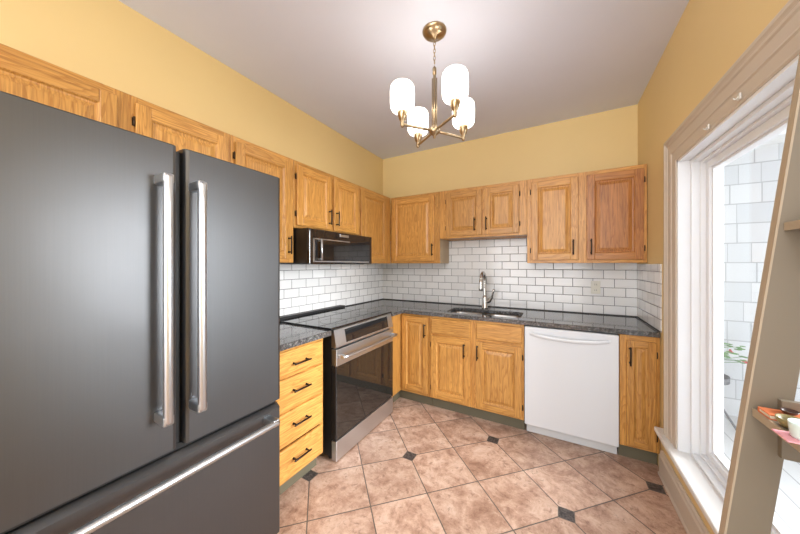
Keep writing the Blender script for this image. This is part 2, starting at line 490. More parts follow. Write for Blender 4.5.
# ------------------------------------------------------------------ the room
XL, XR, YB, YR, H = -1.98, 0.593, 3.078, -3.0, 2.725
structure('floor', B().box(XL - .1, XR + .12, YR - .1, YB + .1, -0.06, 0.0), 'floor')
structure('ceiling', B().box(XL - .1, XR + .12, YR - .1, YB + .1, H, H + 0.1), 'ceiling')
wl = structure('wall_left', B().box(XL - .1, XL, YR, YB + .1, 0, H), 'wall')
wb = structure('wall_back', B().box(XL, XR + .12, YB, YB + .1, 0, H), 'wall')
structure('wall_rear', B().box(XL - .1, XR + .12, YR - .1, YR, 0, H), 'white')
WY0, WY1, WZ0, WZ1 = 0.55, 2.164, 0.312, 1.951       # window opening
b = B()
b.box(XR, XR + .12, WY1, YB, 0, H).box(XR, XR + .12, YR, WY0, 0, H)
b.box(XR, XR + .12, WY0, WY1, 0, WZ0 - 0.03).box(XR, XR + .12, WY0, WY1, WZ1, H)
wr = structure('wall_right', b, ['wall', 'fascia'])
for p in wr.data.polygons:            # its weather side is white board like the rest of the porch
    if p.normal.x > 0.9: p.material_index = 1
# tiled backsplashes (6 mm of tile on each wall)
TB = 0.917
structure('backsplash', B().box(XL + .006, XR - .006, YB - .006, YB, TB, 1.66), 'tile_back', wb)
structure('backsplash', B().box(XL, XL + .006, 0.92, YB, TB, 1.40), 'tile_left', wl)
structure('backsplash', B().box(XR - .006, XR, 2.44, YB, TB, 1.365), 'tile_right', wr)

# window: casing with stepped profile, jambs, stool, sash, pane
win = bpy.data.objects.new('window_1', None); COL.objects.link(win)
win.location = (XR, 1.36, WZ0); WORLD['window_1'] = Vector(win.location); win['kind'] = 'structure'
prof = [(0.000, 0.000), (0.000, 0.030), (0.006, 0.034), (0.018, 0.034), (0.024, 0.026), (0.030, 0.022), (0.036, 0.028), (0.044, 0.028), (0.050, 0.020),
        (0.090, 0.017), (0.100, 0.022), (0.106, 0.015), (0.146, 0.012), (0.154, 0.015), (0.160, 0.010), (0.160, 0.000)]   # (from outer edge, out of wall)
CW = 0.160
oy0, oy1, oz0, oz1 = WY0 - CW, WY1 + CW, WZ0, WZ1 + CW
loops = []
for d_, w_ in prof:
    x = XR - w_ * .65
    loops.append([(x, oy1 - d_, oz0), (x, oy1 - d_, oz1 - d_), (x, oy0 + d_, oz1 - d_), (x, oy0 + d_, oz0)])
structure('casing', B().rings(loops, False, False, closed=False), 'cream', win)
b = B()
XJ = XR + .115
b.box(XR - .002, XJ, WY1 - .012, WY1, WZ0, WZ1).box(XR - .002, XJ, WY0, WY0 + .012, WZ0, WZ1).box(XR - .002, XJ, WY0, WY1, WZ1 - .012, WZ1)
structure('jamb', b, 'sash', win)
# sash stops stepping outwards
def ring(b, x0, x1, d0, d1, zb0, zb1):
    """rectangular ring between inset d0 and d1 (sides, top) and bottom inset zb0..zb1"""
    y0, y1, z0, z1 = WY0 + d0, WY1 - d0, WZ0 + zb0, WZ1 - d0
    Y0, Y1, Z0, Z1 = WY0 + d1, WY1 - d1, WZ0 + zb1, WZ1 - d1
    b.box(x0, x1, Y1, y1, z0, z1, .002, 1).box(x0, x1, y0, Y0, z0, z1, .002, 1)
    b.box(x0, x1, Y0, Y1, Z1, z1, .002, 1).box(x0, x1, Y0, Y1, z0, Z0, .002, 1)
b = B(); ring(b, XR + .048, XR + .130, .012, .030, 0.0, .014); ring(b, XR + .080, XR + .130, .030, .042, .014, .028)
structure('stop', b, 'sash', win)
b = B(); ring(b, XR + .100, XR + .150, .042, .078, .028, .062); ring(b, XR + .112, XR + .150, .078, .090, .062, .074)
structure('sash', b, 'sash', win)
structure('pane', B().box(XR + .134, XR + .138, WY0 + .088, WY1 - .088, WZ0 + .072, WZ1 - .088), 'glass', win)
# stool board and apron under it
structure('sill', B().box(0.545, XR + .125, WY0 - .17, 2.405, WZ0 - .028, WZ0, .006), 'white', win)
b = B(); b.prism([(XR, WZ0 - .028), (0.560, WZ0 - .028), (0.560, WZ0 - .040), (0.568, WZ0 - .052), (0.571, WZ0 - .075), (XR, WZ0 - .075)], 1, WY0 - .165, 2.40)
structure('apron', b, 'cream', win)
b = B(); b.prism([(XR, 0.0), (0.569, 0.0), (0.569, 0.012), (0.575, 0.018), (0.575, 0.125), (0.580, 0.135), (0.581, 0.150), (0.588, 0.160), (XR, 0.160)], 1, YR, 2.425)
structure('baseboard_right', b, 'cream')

# ------------------------------------------------------------------ outside the window
structure('floor_porch', B().box(XR + .14, 4.2, -2.5, 3.95, -0.16, -0.10), 'deck')
structure('wall_exterior', B().box(XR + .12, 4.2, 3.95, 4.05, -0.16, 2.70), 'shingle')
structure('trim_fascia', B().box(XR + .12, 4.2, 3.70, 4.05, 2.475, 4.2), 'fascia')

# ------------------------------------------------------------------ cabinet builders
def handle_mesh():
    out = {}
    for key, fr in (('left', frame_left(0)), ('back', frame_back(0))):
        for ori in ('v', 'h'):
            b = B(fr)
            def P(a, w): return (0, a, w) if ori == 'v' else (a, 0, w)
            b.tube([P(-.064, .030), P(-.060, .030), P(.060, .030), P(.064, .030)], [.0035, .0055, .0055, .0035], 10)
            for s_ in (-.048, .048):
                b.tube([P(s_, -.0015), P(s_, .003), P(s_, .0045), P(s_, .030)], [.007, .007, .0045, .0045], 10)
            me = bpy.data.meshes.new('bar_handle'); b.bm.to_mesh(me); b.bm.free(); me.materials.append(M['bronze'])
            out[key, ori] = me
    return out
HM = handle_mesh()

def add_handle(side, plane, ori, u, v, parent):
    fr = frame_left(plane) if side == 'left' else frame_back(plane)
    return place_mesh('handle', HM[side, ori], fr @ Vector((u, v, 0)), parent)

DOOR_T = 0.019
def panel_door(side, plane, u0, u1, v0, v1, parent, handle=None, hinge=None, red=False, name='door', sw=0.056):
    """frame-and-panel door lying on the face frame at 'plane' (its back); hinge = 'l' / 'r' side"""
    fr = frame_left(plane) if side == 'left' else frame_back(plane)
    t = DOOR_T; b = B(fr)
    b.mi = 0
    b.box(u0, u0 + sw, v0, v1, 0.0006, t, .004).box(u1 - sw, u1, v0, v1, 0.0006, t, .004)
    b.mi = 1
    b.box(u0 + sw - .001, u1 - sw + .001, v1 - sw, v1, 0.0006, t - .0005, .004).box(u0 + sw - .001, u1 - sw + .001, v0, v0 + sw, 0.0006, t - .0005, .004)
    b.mi = 0
    a0, a1, c0, c1 = u0 + sw, u1 - sw, v0 + sw, v1 - sw
    loops = []
    for ins, w in ((-.006, t - .010), (-.006, t - .002), (.000, t - .0015), (.007, t - .0095), (.013, t - .0105), (.016, t - .0095), (.036, t - .003), (.039, t - .0025)):
        loops.append([(a0 + ins, c0 + ins, w), (a1 - ins, c0 + ins, w), (a1 - ins, c1 - ins, w), (a0 + ins, c1 - ins, w)])
    b.rings(loops, False, True)
    d = build(name, b, ['oak_red_v', 'oak_red_h'] if red else ['oak_v', 'oak_h'], parent)
    if handle: add_handle(side, plane + (DOOR_T if side == 'left' else -DOOR_T), 'v', handle[0], handle[1], d)
    if hinge:
        uh = u0 - .004 if hinge == 'l' else u1 + .004
        for vh in (v0 + .085, v1 - .085):
            hb = B(fr); hb.tube([(uh, vh - .022, .009), (uh, vh + .022, .009)], .0042, 8)
            hb.box(uh - .006, uh + .006, vh - .018, vh + .018, .0005, .003)
            build('hinge', hb, 'hinge', d)
    return d

def slab_front(side, plane, u0, u1, v0, v1, parent, name='drawer_front', handle=None):
    fr = frame_left(plane) if side == 'left' else frame_back(plane)
    b = B(fr); e = .010; t = DOOR_T
    b.rings([[(u0, v0, .0006), (u1, v0, .0006), (u1, v1, .0006), (u0, v1, .0006)],
             [(u0, v0, t - .008), (u1, v0, t - .008), (u1, v1, t - .008), (u0, v1, t - .008)],
             [(u0 + .003, v0 + .003, t - .003), (u1 - .003, v0 + .003, t - .003), (u1 - .003, v1 - .003, t - .003), (u0 + .003, v1 - .003, t - .003)],
             [(u0 + e, v0 + e, t), (u1 - e, v0 + e, t), (u1 - e, v1 - e, t), (u0 + e, v1 - e, t)]])
    d = build(name, b, 'oak_h', parent)
    if handle: add_handle(side, plane + (t if side == 'left' else -t), 'h', handle[0], handle[1], d)
    return d

FT = 0.019
def carcass(side, plane, u0, u1, v0, v1, depth, parent, stiles, rails, toe=None, sidemat='oak_v', botmat='oak_h', top=True):
    """shell box behind a face frame; stiles = [(u0,u1)...], rails = [(u0,u1,v0,v1)...]"""
    fr = frame_left(plane) if side == 'left' else frame_back(plane)
    b = B(fr); th = .014
    b.box(u0 + .001, u0 + th, v0, v1, -depth, -FT).box(u1 - th, u1 - .001, v0, v1, -depth, -FT)
    b.mi = 1
    b.box(u0 + th, u1 - th, v0 + .004, v0 + .016, -depth, -FT)
    if top: b.box(u0 + th, u1 - th, v1 - .016, v1, -depth, -FT)
    b.box(u0 + th, u1 - th, v0, v1, -depth, -depth + .006)
    build('body', b, [sidemat, botmat], parent)
    f = B(fr); f.mi = 0
    for s in stiles: f.box(s[0], s[1], v0, v1, -FT, 0, .0015, 1)
    f.mi = 1
    for r_ in rails: f.box(r_[0], r_[1], r_[2], r_[3], -FT, -.0004, .0015, 1)
    build('face_frame', f, ['oak_v', 'oak_h'], parent)
    if toe is not None:
        k = B(fr); k.box(u0 + .001, u1 - .001, 0.0, v0, -toe - .015, -toe)
        build('toe_kick', k, 'toe', parent)

# ------------------------------------------------------------------ wall cabinets
UT, UB, US = 2.125, 1.375, 1.630
G_U = 'oak wall cabinets'
XU = XL + .303          # face of the left run
YU = YB - .303          # face of the back run
DL = .302
def wall_cab(label, side, u0, u1, v0, sidemat='oak_v', botmat='oak_h', stiles=(), mid=()):
    plane = XU if side == 'left' else YU
    loc = ((XL + .15, (u0 + u1) / 2, v0) if side == 'left' else ((u0 + u1) / 2, YB - .15, v0))
    t = thing('wall_cabinet', label, 'cabinet', loc, G_U)
    rails = [(u0 + .03, u1 - .03, v0, v0 + .035), (u0 + .03, u1 - .03, UT - .045, UT)]
    carcass(side, plane, u0, u1, v0, UT, DL - .012 if v0 < 1.6 and side == 'back' else DL - .012, t, stiles, rails, None, sidemat, botmat)
    return t
DV1 = 2.092
t = wall_cab('long oak cabinet above the black refrigerator, foremost on the left wall', 'left', -0.05, 0.958, 1.80, stiles=[(-.05, -.005), (.455, .54), (.92, .958)])
panel_door('left', XU, 0.0, 0.466, 1.825, DV1, t, None, 'l')
panel_door('left', XU, 0.527, 0.932, 1.825, DV1, t, None, 'l')
t = wall_cab('tall single-door oak cabinet between refrigerator and microwave', 'left', 0.960, 1.408, UB, stiles=[(.960, .99), (1.365, 1.408)])
panel_door('left', XU, 0.979, 1.376, 1.40, DV1, t, (1.352, 1.498), 'l')
t = wall_cab('short two-door oak cabinet directly above the black microwave', 'left', 1.410, 2.188, US, stiles=[(1.410, 1.45), (1.77, 1.83), (2.15, 2.188)])
panel_door('left', XU, 1.428, 1.783, 1.65, DV1, t, (1.755, 1.752), 'l')
panel_door('left', XU, 1.817, 2.158, 1.65, DV1, t, (1.845, 1.752), 'r')
t = wall_cab('oak cabinet without handle in the corner, right of the microwave', 'left', 2.190, 2.772, UB, stiles=[(2.190, 2.23), (2.63, 2.772)])
panel_door('left', XU, 2.197, 2.664, 1.40, DV1, t)
t = wall_cab('square single-door oak cabinet in the left corner of the back wall', 'back', XU + .002, -1.078, UB, sidemat='ply', stiles=[(XU + .002, -1.63), (-1.16, -1.078)])
panel_door('back', YU, -1.648, -1.135, 1.40, DV1, t, (-1.152, 1.518))
t = wall_cab('short two-door oak cabinet above the sink', 'back', -1.076, -0.243, US, stiles=[(-1.076, -.99), (-.66, -.60), (-.32, -.243)])
panel_door('back', YU, -1.008, -0.640, 1.65, DV1, t, (-0.708, 1.754), 'l')
panel_door('back', YU, -0.618, -0.307, 1.65, DV1, t, (-0.596, 1.754), 'r')
t = wall_cab('tall two-door oak cabinet above the dishwasher, rightmost on the back wall', 'back', -0.241, 0.590, UB, stiles=[(-.241, -.19), (.14, .215), (.56, .590)])
panel_door('back', YU, -0.208, 0.149, 1.40, DV1, t, (0.112, 1.506), 'l')
panel_door('back', YU, 0.206, 0.570, 1.40, DV1, t, (0.236, 1.506), 'r', red=True)

# ------------------------------------------------------------------ base cabinets
YF = 2.468; XF = -1.37; CT0 = 0.878
G_B = 'oak base cabinets'
t = thing('drawer_cabinet', 'oak base cabinet of four drawers between refrigerator and range', 'cabinet', (-1.67, 1.16, 0), G_B)
carcass('left', XF, 0.925, 1.392, 0.105, CT0, .60, t, [(.925, .95), (1.362, 1.392)],
        [(.94, 1.37, .105, .13), (.94, 1.37, .31, .34), (.94, 1.37, .50, .54), (.94, 1.37, .69, .73), (.94, 1.37, .855, CT0)], .06)
for v0, v1 in ((.722, .862), (.527, .706), (.322, .510), (.123, .306)):
    slab_front('left', XF, 0.935, 1.374, v0, v1, t, 'drawer_front', (1.183, v1 - .08 if v1 < .8 else .783))
t = thing('corner_cabinet', 'narrow full-height oak base cabinet in the corner right of the range', 'cabinet', (-1.5, 2.7, 0), G_B)
b = B(); b.box(XL + .012, XF - FT, 2.246, 2.262, .105, CT0).box(XL + .012, XL + .026, 2.262, YB - .012, .105, CT0)
b.box(XL + .026, -1.057, YB - .026, YB - .012, .105, CT0).box(-1.072, -1.057, YF + FT, YB - .026, .105, CT0).box(XL + .026, XF - FT, 2.262, YB - .03, .105, .12).box(XF - FT, -1.08, YF + FT, YB - .03, .105, .12)
build('body', b, 'oak_v', t)
b = B(); b.box(XF - FT, XF, 2.246, YF + FT, .105, CT0, .0015, 1).box(XF - .001, -1.335, YF, YF + FT, .105, CT0, .0015, 1).box(-1.088, -1.057, YF, YF + FT, .105, CT0, .0015, 1)
b.mi = 1; b.box(-1.335, -1.088, YF + .0004, YF + FT, .105, .135).box(-1.335, -1.088, YF + .0004, YF + FT, .845, CT0)
build('face_frame', b, ['oak_v', 'oak_h'], t)
panel_door('back', YF, -1.350, -1.077, 0.135, 0.858, t, (-1.100, 0.735), None, sw=.05)
b = B(); b.box(XF - .06, XF - .045, 2.246, YF + .07, 0, .105).box(XF - .045, -1.057, YF + .055, YF + .07, 0, .105)
build('toe_kick', b, 'toe', t)
t = thing('sink_cabinet', 'wide oak base cabinet under the sink with two false drawer fronts', 'cabinet', (-.65, 2.77, 0), G_B)
carcass('back', YF, -1.055, -.238, 0.105, CT0, .598, t, [(-1.055, -1.03), (-.685, -.60), (-.275, -.238)],
        [(-1.04, -.25, .105, .135), (-1.04, -.25, .685, .725), (-1.04, -.25, .845, CT0)], .055, top=False)
slab_front('back', YF, -1.041, -0.668, 0.716, 0.858, t, 'false_drawer_front')
slab_front('back', YF, -0.620, -0.252, 0.716, 0.858, t, 'false_drawer_front')
panel_door('back', YF, -1.041, -0.668, 0.122, 0.695, t, (-0.722, 0.600), 'l')
panel_door('back', YF, -0.620, -0.252, 0.122, 0.695, t, (-0.605, 0.603), 'r')
t = thing('narrow_cabinet', 'narrow single-door oak base cabinet between dishwasher and window', 'cabinet', (.48, 2.77, 0), G_B)
carcass('back', YF, 0.377, 0.590, 0.105, CT0, .598, t, [(.377, .43), (.55, .590)], [(.42, .56, .105, .135), (.42, .56, .83, CT0)], .055)
panel_door('back', YF, 0.413, 0.570, 0.122, 0.842, t, (0.430, 0.738), 'r', sw=.042)

# ------------------------------------------------------------------ countertops
def counter(label, outer, holes, z0, z1, strips):
    b = slab(outer, holes, z0, z1)
    o = build('countertop', b, 'granite', None, label=label, category='countertop', group='granite countertops')
    md = o.modifiers.new('edge', 'BEVEL'); md.width = .004; md.segments = 2; md.limit_method = 'ANGLE'; md.angle_limit = R(40)
    for s in strips: build('seam_strip', B().box(*s), 'seam', o)
    return o
CZ0, CZ1 = .879, .914
CFX, CFY = -1.338, 2.442
sinkhole = rrect(-0.935, -0.275, 2.530, 2.862, .07)
counter('L-shaped dark granite countertop holding the sink along the back wall',
        [(XL + .0065, 2.246), (CFX, 2.246), (CFX, CFY), (XR - .0065, CFY), (XR - .0065, YB - .0065), (XL + .0065, YB - .0065)], [sinkhole], CZ0, CZ1,
        [(XL + .0068, XL + .016, 2.25, YB - .016, CZ1, CZ1 + .008), (XL + .016, XR - .016, YB - .016, YB - .0068, CZ1, CZ1 + .008), (XR - .016, XR - .0068, CFY + .005, YB - .0068, CZ1, CZ1 + .008)])
counter('short dark granite countertop over the four-drawer cabinet', [(XL + .0065, .915), (CFX, .915), (CFX, 1.440), (XL + .0065, 1.440)], [], CZ0, CZ1, [(XL + .0068, XL + .016, .93, 1.43, CZ1, CZ1 + .008)])

# sink: two undermounted bowls
t = thing('kitchen_sink', 'double-bowl stainless sink set into the granite countertop', 'sink', (-.605, 2.70, .68))
for x0, x1 in ((-.928, -.622), (-.588, -.282)):
    b = B()
    lp = []
    for ins, z in ((-.014, .8775), (0.0, .8775), (.004, .870), (.010, .72), (.022, .695), (.05, .688)):
        lp.append([(p[0], p[1], z) for p in rrect(x0 + ins, x1 - ins, 2.537 + ins, 2.855 - ins, max(.015, .065 - ins * .5))])
    for ins, z in ((.05, .684), (.018, .690), (.006, .72), (-.003, .868), (-.014, .8735)):
        lp.append([(p[0], p[1], z) for p in rrect(x0 + ins, x1 - ins, 2.537 + ins, 2.855 - ins, max(.015, .065 - ins * .5))])
    # inner skin capped at the bottom
    bb = B(); bb.smooth = True; bb.rings(lp[:6], False, True); bb.rings(lp[6:], True, False)
    bowl = build('bowl', bb, 'sink', t)
    cx = (x0 + x1) / 2
    build('drain', B().lathe([(.0, .001), (.018, .001), (.022, .004), (.040, .004), (.043, .001), (.043, -.001)], (cx, 2.70, .688)), 'chrome', bowl)
build('divider', B().box(-.622, -.588, 2.545, 2.85, .845, .8775, .008), 'sink', t)

# faucet
t = thing('faucet', 'tall brushed-nickel gooseneck faucet behind the sink', 'faucet', (-.655, 2.955, CZ1))
fx, fy = -.655, 2.955
build('base', B().lathe([(.0, 0), (.030, 0), (.032, .006), (.029, .010), (.028, .095), (.023, .120), (.017, .130), (0, .130)], (fx, fy, CZ1 + .0003)), 'chrome', t)
path = [(fx, fy, CZ1 + .10 + .02 * k) for k in range(10)]
z1 = CZ1 + .285; rad = .082
for k in range(1, 15):
    a = math.pi * k / 14 * 0.97
    path.append((fx, fy - rad + rad * math.cos(a), z1 + rad * math.sin(a)))
build('spout', B().tube(path, .0155, 14), 'chrome', t)
e = path[-1]
build('spray_head', B().tube([(e[0], e[1] - .000, e[2] + .01), (e[0], e[1] - .002, e[2] - .02), (e[0], e[1] - .006, e[2] - .085), (e[0], e[1] - .007, e[2] - .10)], [.017, .019, .022, .019], 14), 'chrome', t)
build('lever', B().tube([(fx + .015, fy, CZ1 + .06), (fx + .045, fy - .004, CZ1 + .075), (fx + .070, fy - .010, CZ1 + .115), (fx + .088, fy - .02, CZ1 + .175), (fx + .094, fy - .022, CZ1 + .20)], [.016, .019, .014, .011, .012], 12), 'chrome', t)

# ------------------------------------------------------------------ refrigerator
t = thing('refrigerator', 'large black stainless french-door refrigerator filling the left foreground', 'refrigerator', (-1.56, .488, 0))
FX = -1.17
b = B(); b.box(-1.945, -1.235, .078, .898, .05, 1.755, .006); build('body', b, 'darkgrey', t)
b = B(); b.box(-1.30, -1.232, .10, .876, .012, .062); build('grille', b, 'black', t)
for y0, y1, hy in ((.067, .484, .431), (.506, .909, .531)):
    b = B(); b.smooth = False
    prof_ = [(-1.232, y0), (FX - .014, y0), (FX - .004, y0 + .004), (FX, y0 + .014), (FX, y1 - .014), (FX - .004, y1 - .004), (FX - .014, y1), (-1.232, y1)]
    b.rings([[(p[0], p[1], .714) for p in prof_], [(p[0], p[1], .718) for p in prof_], [(p[0], p[1], 1.776) for p in prof_], [(p[0] - (.003 if p[0] > -1.2 else 0), p[1], 1.780) for p in prof_]])
    d = build('door', b, 'fridge', t)
    b = B(); b.tube([(-1.105, hy, .842), (-1.105, hy, .85), (-1.105, hy, 1.645), (-1.105, hy, 1.653)], [.0115, .0135, .0135, .0115], 18)
    hd = build('handle', b, 'steel_v', d)
    for zc in (.853, 1.642):
        b = B(); b.box(FX - .002, -1.098, hy - .015, hy + .015, zc - .016, zc + .016, .005)
        build('bracket', b, 'steel_v', hd)
    b = B(); b.box(-1.32, -1.236, y0 + (.02 if y0 < .3 else .30), y0 + (.10 if y0 < .3 else .38), 1.7555, 1.776, .004)
    build('hinge_cover', b, 'darkgrey', d)
b = B(); b.box(-1.236, -1.205, .485, .505, .70, 1.77); b.box(-1.236, -1.200, .075, .90, .692, .7125)
build('gasket', b, 'black', t)
b = B()
prof_ = [(-1.232, .067), (FX - .010, .067), (FX, .077), (FX, .899), (FX - .010, .909), (-1.232, .909)]
b.rings([[(p[0], p[1], .075) for p in prof_], [(p[0], p[1], .672) for p in prof_], [(p[0] - (.022 if p[0] > -1.2 else 0), p[1], .690) for p in prof_]])
d = build('freezer_drawer', b, 'fridge', t)
hd = build('handle', B().tube([(-1.105, .128, .648), (-1.105, .138, .648), (-1.105, .835, .648), (-1.105, .845, .648)], [.0115, .0135, .0135, .0115], 18), 'steel', d)
for yc in (.142, .832):
    build('bracket', B().box(FX - .002, -1.098, yc - .016, yc + .016, .633, .663, .005), 'steel', hd)

# ------------------------------------------------------------------ range
t = thing('range', 'stainless slide-in electric range with black glass top', 'oven', (-1.65, 1.843, 0))
RY0, RY1 = 1.463, 2.222
b = B(); b.box(-1.955, -1.362, RY0 + .003, RY1 - .003, .03, .905); build('body', b, 'black', t)
b = B(); b.box(-1.960, -1.345, 1.4425, 2.2435, .9148, .926, .003)
ct = build('cooktop', b, 'blackglass', t)
for x, y, r_ in ((-1.50, 1.64, .105), (-1.50, 2.04, .085), (-1.77, 1.64, .08), (-1.77, 2.04, .105)):
    build('burner_ring', B().lathe([(r_ - .003, .0), (r_ - .003, .0004), (r_, .0004), (r_, .0)], (x, y, .926), 40, cap=False), 'burner', ct)
build('rear_trim', B().box(-1.965, -1.900, 1.4425, 2.2435, .9148, .944, .004), 'black', t)
b = B(); b.prism([(-1.362, .912), (-1.350, .9135), (-1.340, .908), (-1.318, .796), (-1.322, .787), (-1.362, .787)], 1, RY0, RY1)
cp = build('control_panel', b, 'steel', t)
# black display following the slope of the panel
def slope(z): return -1.340 + (.908 - z) / (.908 - .796) * .022
b = B(); z0, z1 = .806, .897
b.prism([(slope(z1) - .002, z1), (slope(z1) + .002, z1), (slope(z0) + .002, z0), (slope(z0) - .002, z0)], 1, 1.572, 2.142)
build('display', b, 'blackglass', cp)
b = B(); b.box(-1.360, -1.320, RY0, RY1, .157, .776, .004); d = build('oven_door', b, 'black', t)
build('door_band', B().box(-1.360, -1.3165, RY0 - .0005, RY1 + .0005, .662, .777, .003), 'steel', d)
build('window', B().box(-1.33, -1.3175, RY0 + .003, RY1 - .003, .160, .661, .002), 'ovenglass', d)
pts = [(-1.272 + .012 * (1 - ((y - 1.843) / .36) ** 2), y, .728) for y in [1.483 + .72 * k / 16 for k in range(17)]]
b = B(); b.tube(pts, .0125, 12)
hd = build('handle', b, 'steel', d)
for yc in (1.497, 2.188): build('bracket', B().box(-1.318, -1.268, yc - .014, yc + .014, .714, .742, .004), 'steel', hd)
build('storage_drawer', B().box(-1.360, -1.318, RY0, RY1, .012, .150, .004), 'steel', t)
for x, y in ((-1.40, 1.50), (-1.40, 2.18), (-1.9, 1.50), (-1.9, 2.18)):
    build('foot', B().lathe([(0, 0), (.018, 0), (.018, .01), (.010, .012), (.010, .032), (0, .032)], (x, y, 0), 12), 'black', t)

# ------------------------------------------------------------------ microwave
t = thing('microwave', 'low black over-the-range microwave under the short left-wall cabinet', 'microwave', (-1.75, 1.80, 1.365))
build('body', B().box(-1.962, -1.548, 1.421, 2.180, 1.366, 1.622, .004), 'black', t)
b = B(); b.box(-1.550, -1.526, 1.420, 2.181, 1.366, 1.618, .004); d = build('door', b, 'blackglass', t)
b = B(); b.box(-1.527, -1.5235, 1.545, 1.85, 1.402, 1.545, .001); build('window', b, 'ovenglass', d)
b = B(); b.box(-1.527, -1.5225, 1.452, 2.13, 1.379, 1.388).box(-1.527, -1.5225, 1.452, 1.463, 1.388, 1.552).box(-1.527, -1.5225, 1.452, 1.86, 1.545, 1.552)
build('trim', b, 'steel', d)
b = B(); b.tube([(-1.500, 1.512, 1.392), (-1.500, 1.512, 1.545)], .009, 12); b.box(-1.526, -1.496, 1.503, 1.521, 1.394, 1.408, .002).box(-1.526, -1.496, 1.503, 1.521, 1.530, 1.544, .002)
build('handle', b, 'steel_v', d)
build('badge', B().box(-1.527, -1.5235, 1.735, 1.845, 1.583, 1.602, .001), 'steel', d)
b = B(); b.box(-1.90, -1.56, 1.46, 2.14, 1.3655, 1.3662); build('vent_panel', B().box(-1.90, -1.58, 1.47, 2.13, 1.3625, 1.3665), 'darkgrey', t)

# ------------------------------------------------------------------ dishwasher
t = thing('dishwasher', 'white dishwasher built in beside the sink cabinet', 'dishwasher', (.07, 2.76, 0))
build('body', B().box(-.228, .369, 2.49, 3.05, .10, .872), 'darkgrey', t)
b = B(); b.box(-.232, .371, 2.447, 2.489, .090, .868, .006); d = build('door', b, 'appl', t)
lp = []
for k in range(21):
    s = k / 20; x = -.205 + .54 * s
    arch = (1 - (2 * s - 1) ** 2)
    yf = 2.449 - .026 * min(1, arch * 1.9); zc = .822 - .026 * math.sin(math.pi * s) ** .8
    th = .014
    lp.append([(x, 2.4475, zc + th), (x, yf + .004, zc + th), (x, yf, zc + th - .004), (x, yf, zc - th + .004), (x, yf + .004, zc - th), (x, 2.4475, zc - th)])
b = B(); b.smooth = True; b.rings(lp); build('handle', b, 'appl', d)
build('kick_plate', B().box(-.222, .369, 2.512, 2.530, .004, .100, .002), 'appl2', t)

# ------------------------------------------------------------------ outlet
t = thing('wall_outlet', 'cream electrical outlet plate on the tiled back wall above the dishwasher', 'outlet', (.297, YB - .007, 1.155))
build('plate', B().box(.262, .332, YB - .0115, YB - .0062, 1.098, 1.213, .002), 'outlet', t)
for zc in (1.130, 1.181):
    s = build('socket', B().box(.282, .312, YB - .0135, YB - .011, zc - .015, zc + .015, .001), 'outlet', t)
    build('slot', B().box(.289, .2915, YB - .0142, YB - .0132, zc - .006, zc + .008), 'slot', s)
    build('slot', B().box(.3025, .305, YB - .0142, YB - .0132, zc - .006, zc + .008), 'slot', s)

# ------------------------------------------------------------------ chandelier
cx, cy = -.629, 1.535
t = thing('chandelier', 'brass four-arm chandelier with white glass shades hanging from the ceiling', 'chandelier', (cx, cy, 2.14))
build('canopy', B().lathe([(0, 0), (.070, 0), (.070, -.006), (.064, -.016), (.045, -.028), (.018, -.034), (.010, -.045), (0, -.045)], (cx, cy, H)), 'brass', t)
b = B()
for k in range(7):            # oval chain links, alternately turned
    zc = 2.672 - .021 * k; pts = []
    for j in range(13):
        a = 2 * math.pi * j / 12
        o_, v_ = .0065 * math.cos(a), .0135 * math.sin(a)
        pts.append((cx + (o_ if k % 2 else 0), cy + (0 if k % 2 else o_), zc + v_))
    b.tube(pts, .0018, 6, False)
build('chain', b, 'brass', t)
b = B(); b.lathe([(0, .372), (.004, .372), (.006, .362), (.011, .360), (.011, .325), (.006, .322), (.0085, .315), (.0085, .125), (.012, .122), (.012, .112), (.0085, .108), (.0085, .03), (.014, .025), (.014, .012), (0, .012)], (cx, cy, 2.148), 18)
for a in (0, 90, 180, 270):
    ca, sa = .0125 * math.cos(R(a + 20)), .0125 * math.sin(R(a + 20)); b.tube([(cx + ca, cy + sa, 2.17), (cx + ca, cy + sa, 2.45)], .003, 8)
build('column', b, 'brass', t)
build('hub', B().lathe([(0, .022), (.020, .022), (.030, .014), (.032, 0), (.030, -.012), (.016, -.022), (.008, -.030), (.006, -.042), (0, -.046)], (cx, cy, 2.142)), 'brass', t)
for a in (24, 114, 204, 294):
    a = a + 29.2545
    dx, dy = math.cos(R(a)), math.sin(R(a)); r_ = .206
    def at(rr, z): return (cx + dx * rr, cy + dy * rr, z)
    arm = build('arm', B().tube([at(.02, 2.142), at(.10, 2.14), at(r_ - .012, 2.138), at(r_ - .003, 2.14), at(r_, 2.148), at(r_, 2.172)], .0075, 12), 'brass', t)
    e = at(r_, 0)
    build('socket_cup', B().lathe([(0, 2.122), (.006, 2.122), (.010, 2.13), (.011, 2.158), (.018, 2.164), (.026, 2.194), (.029, 2.212), (.027, 2.218), (0, 2.218)], (e[0], e[1], 0), 24), 'brass', arm)
    pr = [(.026, 2.208), (.045, 2.21), (.058, 2.218), (.066, 2.234), (.0675, 2.257), (.0675, 2.317), (.065, 2.344), (.058, 2.356), (.050, 2.36), (.046, 2.358), (.052, 2.352), (.061, 2.338), (.0635, 2.317), (.0635, 2.257), (.062, 2.236), (.055, 2.223), (.026, 2.219)]
    build('glass_shade', B().lathe(pr, (e[0], e[1], 0), 32, cap=False), 'shade', arm)

